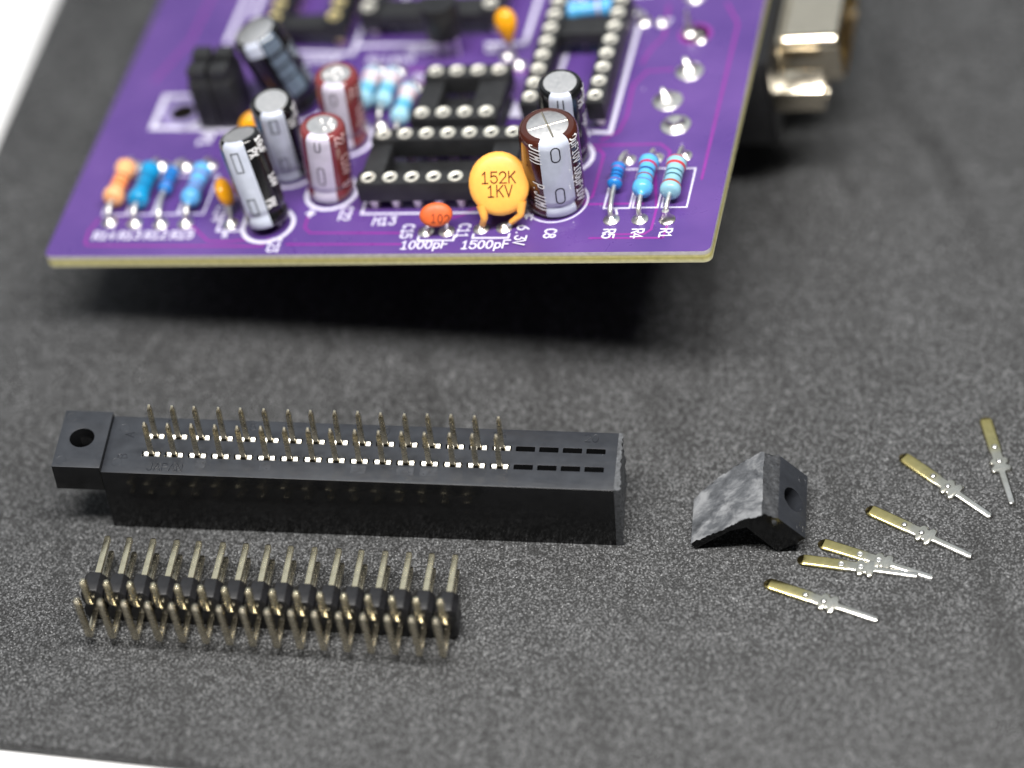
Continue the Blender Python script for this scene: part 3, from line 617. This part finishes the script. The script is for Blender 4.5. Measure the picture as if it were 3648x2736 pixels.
# D-sub socket under the right edge -----------------------------------------
def dsub():
    cy, cz = 50.0, -8.0
    m = MB(); m.box(66.5, 78.2, cy-15.4, cy+15.4, -14.0, -1.75); o = m.build('connector', 'black_plastic', board, bevel=.3, seg=2); o['label'] = 'metal shelled serial connector under the right edge'
    m = MB(); m.box(78.2, 78.75, cy-15.3, cy+15.3, -13.9, -1.8); m.build('flange', 'black_plastic', o, bevel=.2, seg=2)
    m = MB(); m.box(78.75, 79.3, cy-9.9, cy+9.9, -12.9, -3.1); m.build('face_plate', 'nickel', o, bevel=.2, seg=2)
    def dpoly(g):
        w0, w1, h = 8.4+g, 7.2+g, 3.95+g; pts = []
        cor = [(-w0, h), (w0, h), (w1, -h), (-w1, -h)]; rad = 2.2
        for i, (a, b) in enumerate(cor):
            p = Vector((a, b)); pr = Vector(cor[i-1]); nx = Vector(cor[(i+1) % 4]); d0 = (pr-p).normalized(); d1 = (nx-p).normalized()
            for t in range(5):
                k = t/4; q = (p+d0*rad*(1-k)**2*1.0+d1*rad*k**2); pts.append((q.x, q.y))
        return pts
    A, B = dpoly(0), dpoly(-.4); n = len(A); v = []; f = []
    for poly, x in ((A, 79.3), (A, 85.5), (B, 85.9), (B, 80.0)): v += [(x, cy+a, cz+b) for a, b in poly]
    for j in range(3): f += [(j*n+i, j*n+(i+1) % n, (j+1)*n+(i+1) % n, (j+1)*n+i) for i in range(n)]
    f.append(tuple(3*n+i for i in range(n)))
    m = MB(); m.add(v, f); m.build('shell', 'nickel', o, sharp=50)
    for k in range(9):
        yy = cy+(-5.5+2.76*k if k < 5 else -4.1+2.76*(k-5)); zz = cz+(1.4 if k < 5 else -1.4)
        m = MB(); m.lathe([(.5, 80.0), (.5, 83.0), (.3, 83.4), (.001, 83.45)], 10, lambda a, b, c: (c, yy+a, zz+b)); m.build('pin', 'socket_gold', o)
    for sg in (-1, 1):
        hx = [(2.75*math.cos(math.radians(60*i+30)), 2.75*math.sin(math.radians(60*i+30))) for i in range(6)]
        m = MB(); m.prism(hx, 78.9, 84.6, lambda a, b, c: (c, cy+sg*12.5+a, cz+b)); m.lathe([(1.5, 84.6), (1.5, 84.75), (1.1, 84.8), (1.1, 82.5)], 16, lambda a, b, c: (c, cy+sg*12.5+a, cz+b)); m.build('jack_screw', 'nickel', o, bevel=.3, seg=2)
dsub()
# legs that carry the board
def foot(x, y, r):
    up = RP.transposed() @ Vector((0, 0, 1)); top = Vector((x, y, -TK))
    wz = 13.0+(RP @ Vector((x, y, -TK))).z; ln = wz-.0
    mp = frame(top-up*ln, up); m = MB(); m.lathe([(r*.92, .0), (r, .35), (r, 1.5), (r*.95, 1.8), (r, 2.1), (r, ln-.8), (r*.8, ln+.4)], 28, mp)
    m.build('support_foot', 'black_plastic', board, sharp=50)
foot(64, 33, 4.0); foot(6, 66, 4.0); foot(66, 68, 4.0); foot(14, 36, 3.2)

# ------------------------------------------------------------------ edge connector
conn = empty('edge_connector', (-39.6892, -13.9864, 0), -0.1625)
tag(conn, 'long black card edge connector, pins upward, sawn off at one end with four empty slots', 'connector')
HC, RS, P = 9.2345, 2.5644, 2.54
XL, XR, YF, YB = -5.1136, 50.5893, -2.8486, 5.2699
def conn_body():
    xs = {XL, XR}; ys = {YF, YB}
    sw, sh = 1.02, .34
    for i in range(20): xs |= {i*P-sw, i*P+sw}
    for y in (0, RS): ys |= {y-sh, y+sh}
    xs = sorted(xs); ys = sorted(ys); nx, ny = len(xs), len(ys); v = []; f = []
    idx = lambda i, j: j*nx+i
    for y in ys:
        for x in xs: v.append((x, y, HC))
    slots = set()
    for i in range(nx-1):
        for j in range(ny-1):
            xc = (xs[i]+xs[i+1])/2; yc = (ys[j]+ys[j+1])/2
            if min(abs(xc-k*P) for k in range(20)) < .1 and min(abs(yc), abs(yc-RS)) < .1: slots.add((i, j))
            else: f.append((idx(i, j), idx(i+1, j), idx(i+1, j+1), idx(i, j+1)))
    for i, j in slots:
        o = len(v); c = [(xs[i], ys[j]), (xs[i+1], ys[j]), (xs[i+1], ys[j+1]), (xs[i], ys[j+1])]
        q = [idx(i, j), idx(i+1, j), idx(i+1, j+1), idx(i, j+1)]
        v += [(x, y, HC-3) for x, y in c]
        for k in range(4): f.append((q[k], q[(k+1) % 4], o+(k+1) % 4, o+k))
        f.append((o, o+1, o+2, o+3))
    # outer walls, top outline follows the grid vertices
    per = [idx(i, 0) for i in range(nx)]+[idx(nx-1, j) for j in range(1, ny)]+[idx(i, ny-1) for i in range(nx-2, -1, -1)]+[idx(0, j) for j in range(ny-2, 0, -1)]
    o = len(v)
    for q in per: v.append((v[q][0], v[q][1], 0))
    n = len(per)
    for k in range(n): f.append((per[k], per[(k+1) % n], o+(k+1) % n, o+k))
    f.append(tuple(o+k for k in range(n)))
    m = MB(); m.add(v, f); o = m.build('housing', ['connector_plastic', 'connector_gloss'], conn, sharp=30, bevel=.07, seg=2)
    for p in o.data.polygons:
        if abs(p.normal.z) < .5: p.material_index = 1
    return o
house = conn_body()
# mounting ear with hole
def ear():
    x0, x1, y0, y1, z1, z0 = -10.4482, XL-.003, YF+.0, YB, 9.9159, 9.9159-3.7532
    n = 36; hx, hy, hr = -7.88, 1.38, 1.36; v = []; f = []
    def sq(t):
        c, s_ = math.cos(t), math.sin(t); dx = x1-hx if c > 0 else hx-x0; dy = y1-hy if s_ > 0 else hy-y0
        k = min(dx/abs(c) if abs(c) > 1e-9 else 1e9, dy/abs(s_) if abs(s_) > 1e-9 else 1e9); return hx+c*k, hy+s_*k
    angs = sorted([2*math.pi*i/n for i in range(n)]+[math.atan2(b-hy, a-hx) % (2*math.pi) for a in (x0, x1) for b in (y0, y1)]); n = len(angs)
    for z in (z1, z0):
        v += [(hx+hr*math.cos(t), hy+hr*math.sin(t), z) for t in angs]; v += [(*sq(t), z) for t in angs]
    for i in range(n):
        k = (i+1) % n
        f += [(i, n+i, n+k, k), (2*n+i, 2*n+k, 3*n+k, 3*n+i), (n+i, 3*n+i, 3*n+k, n+k), (i, k, 2*n+k, 2*n+i)]
    m = MB(); m.add(v, f); o = m.build('mounting_ear', ['connector_plastic', 'connector_gloss'], conn, bevel=.07, seg=2, sharp=40)
    for p in o.data.polygons:
        if abs(p.normal.z) < .3: p.material_index = 1
    for a, b in ((x0+.9, y0+.95), (x0+.9, y1-.95)):
        mm_ = MB(); mm_.lathe([(.62, z1+.004), (.60, z1+.02), (.56, z1+.02), (.54, z1+.006), (.001, z1+.006)], 20, lambda q, w_, c: (a+q, b+w_, c)); mm_.build('ejector_mark', 'connector_plastic', o)
ear()
def conn_text(txt, x, y, h, rot=0, mat='connector_plastic'):
    L, W = text_lines(txt, h, .78); c, s_ = math.cos(math.radians(rot)), math.sin(math.radians(rot)); m = MB()
    for pl in L:
        pts = [(x+u*c-v*s_, y+u*s_+v*c, HC+.015) for u, v in pl]
        m.tube(pts, .055, 5)
    m.build('moulded_text', mat, house)
conn_text('JAPAN', -.2, -2.35, 1.05); conn_text('20', 46.9, 3.85, 1.05); conn_text('10', 24.2, 3.85, 1.0); conn_text('15', 36.9, 3.85, 1.0); conn_text('5', 10.2, 3.85, 1.0); conn_text('1', .9, 3.95, 1.0)
conn_text('A', -2.4, 2.3, 1.0, 90); conn_text('B', -2.6, -.8, 1.0, 90)
for a, b in ((-3.6, 3.6), (-3.6, -1.3)):
    m = MB(); m.lathe([(.60, HC+.004), (.58, HC+.02), (.54, HC+.02), (.52, HC+.006), (.001, HC+.006)], 20, lambda q, w_, c: (a+q, b+w_, c)); m.build('ejector_mark', 'connector_plastic', house)
# worn wiped window marks in front of some slots
for k, wdt in ((2.2, 1.0), (5, 1.2), (9, 1.6), (11, 1.9), (12, 1.8)):
    m = MB(); x = k*P; m.add([(x-wdt/2, -1.75, HC+.006), (x+wdt/2, -1.75, HC+.006), (x+wdt/2+.05, -.62, HC+.006), (x-wdt/2+.05, -.62, HC+.006)], [(0, 1, 2, 3)]); m.build('worn_mark', 'worn_plastic', house)
# contact pins
def cpin():
    m = MB(); wx, wy = .28, .20
    prof = [(-3.0, 1, 1), (4.35, 1, 1), (4.75, .72, .9), (4.92, .45, .7), (5.1, .40, .6)]
    v = []; f = []
    for z, a, b in prof: v += [(-wx*a, -wy*b, z), (wx*a, -wy*b, z), (wx*a, wy*b, z), (-wx*a, wy*b, z)]
    for j in range(len(prof)-1):
        for i in range(4): f.append((j*4+i, j*4+(i+1) % 4, j*4+4+(i+1) % 4, j*4+4+i))
    f += [(3, 2, 1, 0), tuple(len(v)-4+i for i in range(4))]
    m.add(v, f, 0)
    ca, sa = math.cos(math.radians(30)), math.sin(math.radians(30))
    for sx in (-1, 1):          # shoulders leaning toward the front of the slot
        vv = []; ff = []; K = 5
        for j in range(K):
            t = j/(K-1); yy = -.30+.60*t; zz = -.26+.36*t-(.05*(2*t-1)**2)
            for xx in (.27, .34, .86, .93):
                e = -.05 if xx in (.27, .93) else 0
                vv.append((sx*xx, yy, zz+e))
        for j in range(K-1):
            for i in range(3): ff.append((j*4+i, j*4+i+1, j*4+5+i, j*4+4+i))
        nb = len(vv); vv += [(x, y, -.7) for x, y, z in vv]
        per = [0, 1, 2, 3]+[4*j+3 for j in range(1, K)]+[4*(K-1)+i for i in (2, 1, 0)]+[4*j for j in range(K-2, 0, -1)]
        for i in range(len(per)): a, b = per[i], per[(i+1) % len(per)]; ff.append((a, b, nb+b, nb+a))
        m.add(vv, ff, 1)
    m.box(-.9, .9, -.12, .12, -1.2, -.34, 1)
    return m
CP = cpin().mesh('contact_pin', ['olive_pin', 'bright_contact'], bevel=.035, seg=2, sharp=40)
rnd = random.Random(3)
for y in (0, RS):
    for i in range(16):
        o = link('contact_pin', CP, conn, (i*P, y, HC)); o.rotation_euler = (rnd.uniform(-.012, .012), rnd.uniform(-.03, .005), rnd.uniform(-.05, .05))
# sawn end
def sawn(x, y0, y1, z0, z1, nx=26, nz=28, amp=.16):
    from mathutils import noise as nzz
    r_ = random.Random(5); v = []; f = []
    for j in range(nz+1):
        for i in range(nx+1):
            y = y0+(y1-y0)*i/nx; z = z0+(z1-z0)*j/nz
            e = amp*(r_.random()*.7+.5*abs(math.sin(z*2.3+y*.6)))+ (.25*r_.random() if i in (0, nx) or j == nz else 0)
            e -= .05*(z-z0)*.3
            e += .5*(1-.5*(y-y0)/(y1-y0))+.25*max(0, nzz.noise(Vector((y*.9, z*.9, 2)))); v.append((x+max(.02, e), y, z))
    n = nx+1
    for j in range(nz):
        for i in range(nx): f.append((j*n+i, j*n+i+1, j*n+n+i+1, j*n+n+i))
    o = len(v); v += [(x-.05, q[1], q[2]) for q in (v[0], v[nx], v[nz*n+nx], v[nz*n])]
    f += [tuple(range(nx+1))+(o+1, o), tuple(nz*n+i for i in range(nx, -1, -1))+(o+3, o+2), tuple(j*n for j in range(nz, -1, -1))+(o, o+3), tuple(j*n+nx for j in range(nz+1))+(o+2, o+1)]
    m = MB(); m.add(v, f); return m
s_o = sawn(XR, YF+.02, YB-.02, .05, HC+.03).build('sawn_end', 'sawn_dull', conn, sharp=80); s_o['label'] = 'rough grey sawn end face'

# ------------------------------------------------------------------ pin header
hdr = empty('pin_header', (-45.6952, -23.9775, 0), -0.1803)
tag(hdr, 'two row right angle pin header with gold pins and black plastic, lying on the mat', 'pin header')
OFF = -5.17
def hblock():
    m = MB(); hw = 1.2; c = .58; pr = [(-hw, .75), (-hw+c, .02), (hw-c, .02), (hw, .75), (hw, 1.79), (hw-.3, 2.54), (hw, 3.29), (hw, 4.33), (hw-c, 5.06), (-hw+c, 5.06), (-hw, 4.33), (-hw, 3.29), (-hw+.3, 2.54), (-hw, 1.79)]
    m.prism(pr, 0, 2.5, lambda x, z, y: (x, .25+y, z)); return m
HB = hblock().mesh('housing_block', ['black_plastic'], bevel=.08, seg=2)
def hpin(upper):
    z = 3.81 if upper else 1.27; yA = -.55 if upper else -3.05; t = .31; m = MB()
    tip = 7.75; lean = -.2 if upper else -.33
    pts = [(0, 8.62, z), (0, 8.4, z), (0, 2.2, z), (0, yA+.55, z), (0, yA+.16, z+.10), (lean*.02, yA, z+.5), (lean*.9, yA, tip-.35), (lean, yA, tip)]
    m.tube(pts, [.17, t, t, t, t, t, t, .2], square=True); return m
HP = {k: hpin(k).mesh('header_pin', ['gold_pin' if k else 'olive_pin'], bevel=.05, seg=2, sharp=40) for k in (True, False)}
HPo = hpin(True).mesh('header_pin', ['gold_pin'], bevel=.05, seg=2, sharp=40)
rnd = random.Random(11)
for i in range(16):
    link('housing_block', HB, hdr, (i*P, OFF, 0))
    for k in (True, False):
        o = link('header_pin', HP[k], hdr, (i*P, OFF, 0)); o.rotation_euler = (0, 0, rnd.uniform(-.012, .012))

# ------------------------------------------------------------------ sawn-off bracket
frag = empty('connector_fragment', (26.944, -27.815, 0), -.16)
tag(frag, 'broken black plastic connector ear with a round hole and rough grey sawn faces', 'plastic fragment')
def fragment():
    pr = [(0, .02), (2.92, 2.46), (-.04, 5.67), (-1.78, 6.45), (-9.35, .95), (-8.85, .05), (-5.1, 3.3), (-3.36, 3.95)]
    L = 8.7; NY = 40; r_ = random.Random(9)
    # dense profile
    dense = []; kinds = []
    for i, a in enumerate(pr):
        b = pr[(i+1) % len(pr)]; n = max(1, int((Vector(b)-Vector(a)).length/.24)) if i in (2, 3) else 1
        for k in range(n): dense.append(Vector(a).lerp(Vector(b), k/n)); kinds.append(i)
    n = len(dense); v = []; f = []; mi = []
    from mathutils import noise as nz
    for j in range(NY+1):
        y = L*j/NY
        for q, k in zip(dense, kinds):
            x, z = q; yy = y
            if k in (2, 3):
                s_ = nz.noise(Vector((x*.9+y*.5, y*.35-x*.3, 3)))*.12+nz.noise(Vector((x*3, y*2.2, 7)))*.06+nz.noise(Vector((x*8, y*8, 1)))*.03
                nrm = Vector((-.6, .8)) if k == 3 else Vector((.3, .95)); x += nrm.x*s_; z += nrm.y*s_
            if k in (2, 3, 4) and j in (0, NY): yy += nz.noise(Vector((x*1.3, z*.9, j)))*.35+(r_.random()-.5)*.22
            t_ = min(1, max(0, (-2.0-x)/7.4)); yy *= 1-.30*t_**2.2
            v.append((x, yy, max(z, .02)))
    for j in range(NY):
        for i in range(n):
            k = (i+1) % n; f.append((j*n+i, j*n+k, j*n+n+k, j*n+n+i)); mi.append({2: 3, 3: 1}.get(kinds[i], 0))
    f.append(tuple(range(n))); mi.append(0); f.append(tuple(NY*n+i for i in range(n))); mi.append(0)
    m = MB(); m.v = v; m.f = f; m.mi = [(2 if k == 0 and max(v[i][1] for i in q)-min(v[i][1] for i in q) < 1 and len(q) > 4 else k) for q, k in zip(f, mi)]
    o = m.build('bracket', ['connector_plastic', 'sawn_plastic', 'connector_gloss', 'chipped_plastic'], frag, sharp=42)
    # drill the hole through the ear
    ex = Vector((2.96, 0, -3.21)).normalized(); nn = Vector((3.21, 0, 2.96)).normalized(); c = Vector((1.55, 4.05, 4.05))
    mp = frame(c, nn, (0, 1, 0)); cut = MB(); cut.lathe([(1.46, -6.0), (1.46, 1.5)], 32, mp)
    co_ = cut.build('cutter', 'black_plastic', frag); md = o.modifiers.new('b', 'BOOLEAN'); md.operation = 'DIFFERENCE'; md.object = co_; md.solver = 'EXACT'
    dg = bpy.context.evaluated_depsgraph_get(); me = bpy.data.meshes.new_from_object(o.evaluated_get(dg)); o.modifiers.clear(); o.data = me; me.set_sharp_from_angle(angle=math.radians(42))
    bpy.data.objects.remove(co_)
    for a, b in ((2.45, 7.6), (2.35, .9)):
        cc = Vector((0, 0, 0))+Vector((2.92, 0, 2.46))-ex*(2.92-a+.35)+Vector((0, b, 0)); mq = frame(cc, nn, (0, 1, 0))
        mm_ = MB(); mm_.lathe([(.60, .004), (.58, .03), (.53, .03), (.51, .01), (.001, .01)], 20, mq); mm_.build('ejector_mark', 'connector_plastic', o)
    # torn burr at the front of the ridge
    mm_ = MB(); rb = random.Random(2)
    lens(mm_, (-.35, -.02, 5.25), (.3, -1, .2), (0, 0, 1), .36, .66, .3, 1.2, 7, 4); mm_.build('burr', 'sawn_plastic', o)
fragment()

# ------------------------------------------------------------------ loose contact pins
def loose(flip):
    half = [(0, .10), (.12, .30), (.32, .46), (.65, .58), (1.1, .61), (5.3, .61), (5.55, .55), (6.35, .55), (6.5, .82), (6.62, .92), (7.0, .93), (7.15, .80), (7.22, .66), (7.42, .64), (7.55, .86), (7.7, .99), (8.05, .98), (8.2, .82), (8.28, .42), (8.45, .35), (12.7, .33), (12.95, .26), (13.0, .14)]
    half = [(a, b*1.22) for a, b in half]; n = len(half); th = .44
    v = []; f = []
    for ins, zz in ((.08, 0), (0, .10), (0, .29), (.10, .37), (.21, .42)):
        for x, y in half:
            k = .35+.65*min(1, x/.5); v.append((min(max(x+ins*(.9 if x < .6 else -.6 if x > 12.9 else 0), 0), 13), max(y-ins, y*.45), zz*k))
        for x, y in half[::-1]:
            k = .35+.65*min(1, x/.5); v.append((min(max(x+ins*(.9 if x < .6 else -.6 if x > 12.9 else 0), 0), 13), -max(y-ins, y*.45), zz*k))
    N = 2*n
    for q in range(4):
        for i in range(N): f.append((q*N+i, q*N+(i+1) % N, (q+1)*N+(i+1) % N, (q+1)*N+i))
    for q in (0, 4):
        for i in range(n-1): f.append((q*N+i, q*N+i+1, q*N+N-2-i, q*N+N-1-i))
    m = MB(); m.add(v, f); return m.mesh('blade', ['contact_plated'], sharp=28)
def dimple(flip):
    m = MB()
    m.lathe([(.33, .42), (.27, .52), (.14, .58), (.0008, .59)] if not flip else [(.34, .42), (.30, .475), (.24, .475), (.19, .445), (.0008, .442)], 18); return m.mesh('dimple', ['bright_contact'], sharp=80)
BL = {k: loose(k) for k in (0, 1)}; DM = {k: dimple(k) for k in (0, 1)}
for (x, y), ang, flip, z, rot, lab in (
    ((24.94, -31.93), -29.8, 0, .02, (.10, .0), 'single contact pin on the far side of the touching pair from the other singles'),
    ((28.85, -29.21), -16.2, 1, .04, (-.06, -.012), 'darker contact pin under the other one of the touching pair'),
    ((31.37, -27.19), -27.3, 1, .06, (-.04, -.03), 'darker contact pin resting its shank across its neighbour in the touching pair'),
    ((37.18, -23.03), -38.0, 0, .02, (.08, .0), 'gold tipped contact pin lying alone between the touching pair and the next single pin'),
    ((42.04, -15.88), -49.9, 0, .02, (.07, .0), 'gold tipped contact pin lying alone beside the steeply turned one'),
    ((52.18, -11.36), -86.4, 0, .02, (.03, -.004), 'contact pin turned nearly at right angles to the connector, farthest from the black fragment')):
    e = empty('contact', (x, y, z)); e.rotation_euler = (rot[0]*.6, -rot[1], math.radians(ang))
    if flip == 0: e.location.z += .02*S
    tag(e, lab, 'contact pin', 'loose contact pins scattered on the mat')
    b = link('blade', BL[flip], e)
    for q in (4.75, 6.85): link('dimple', DM[flip], e, (q, 0, 0))
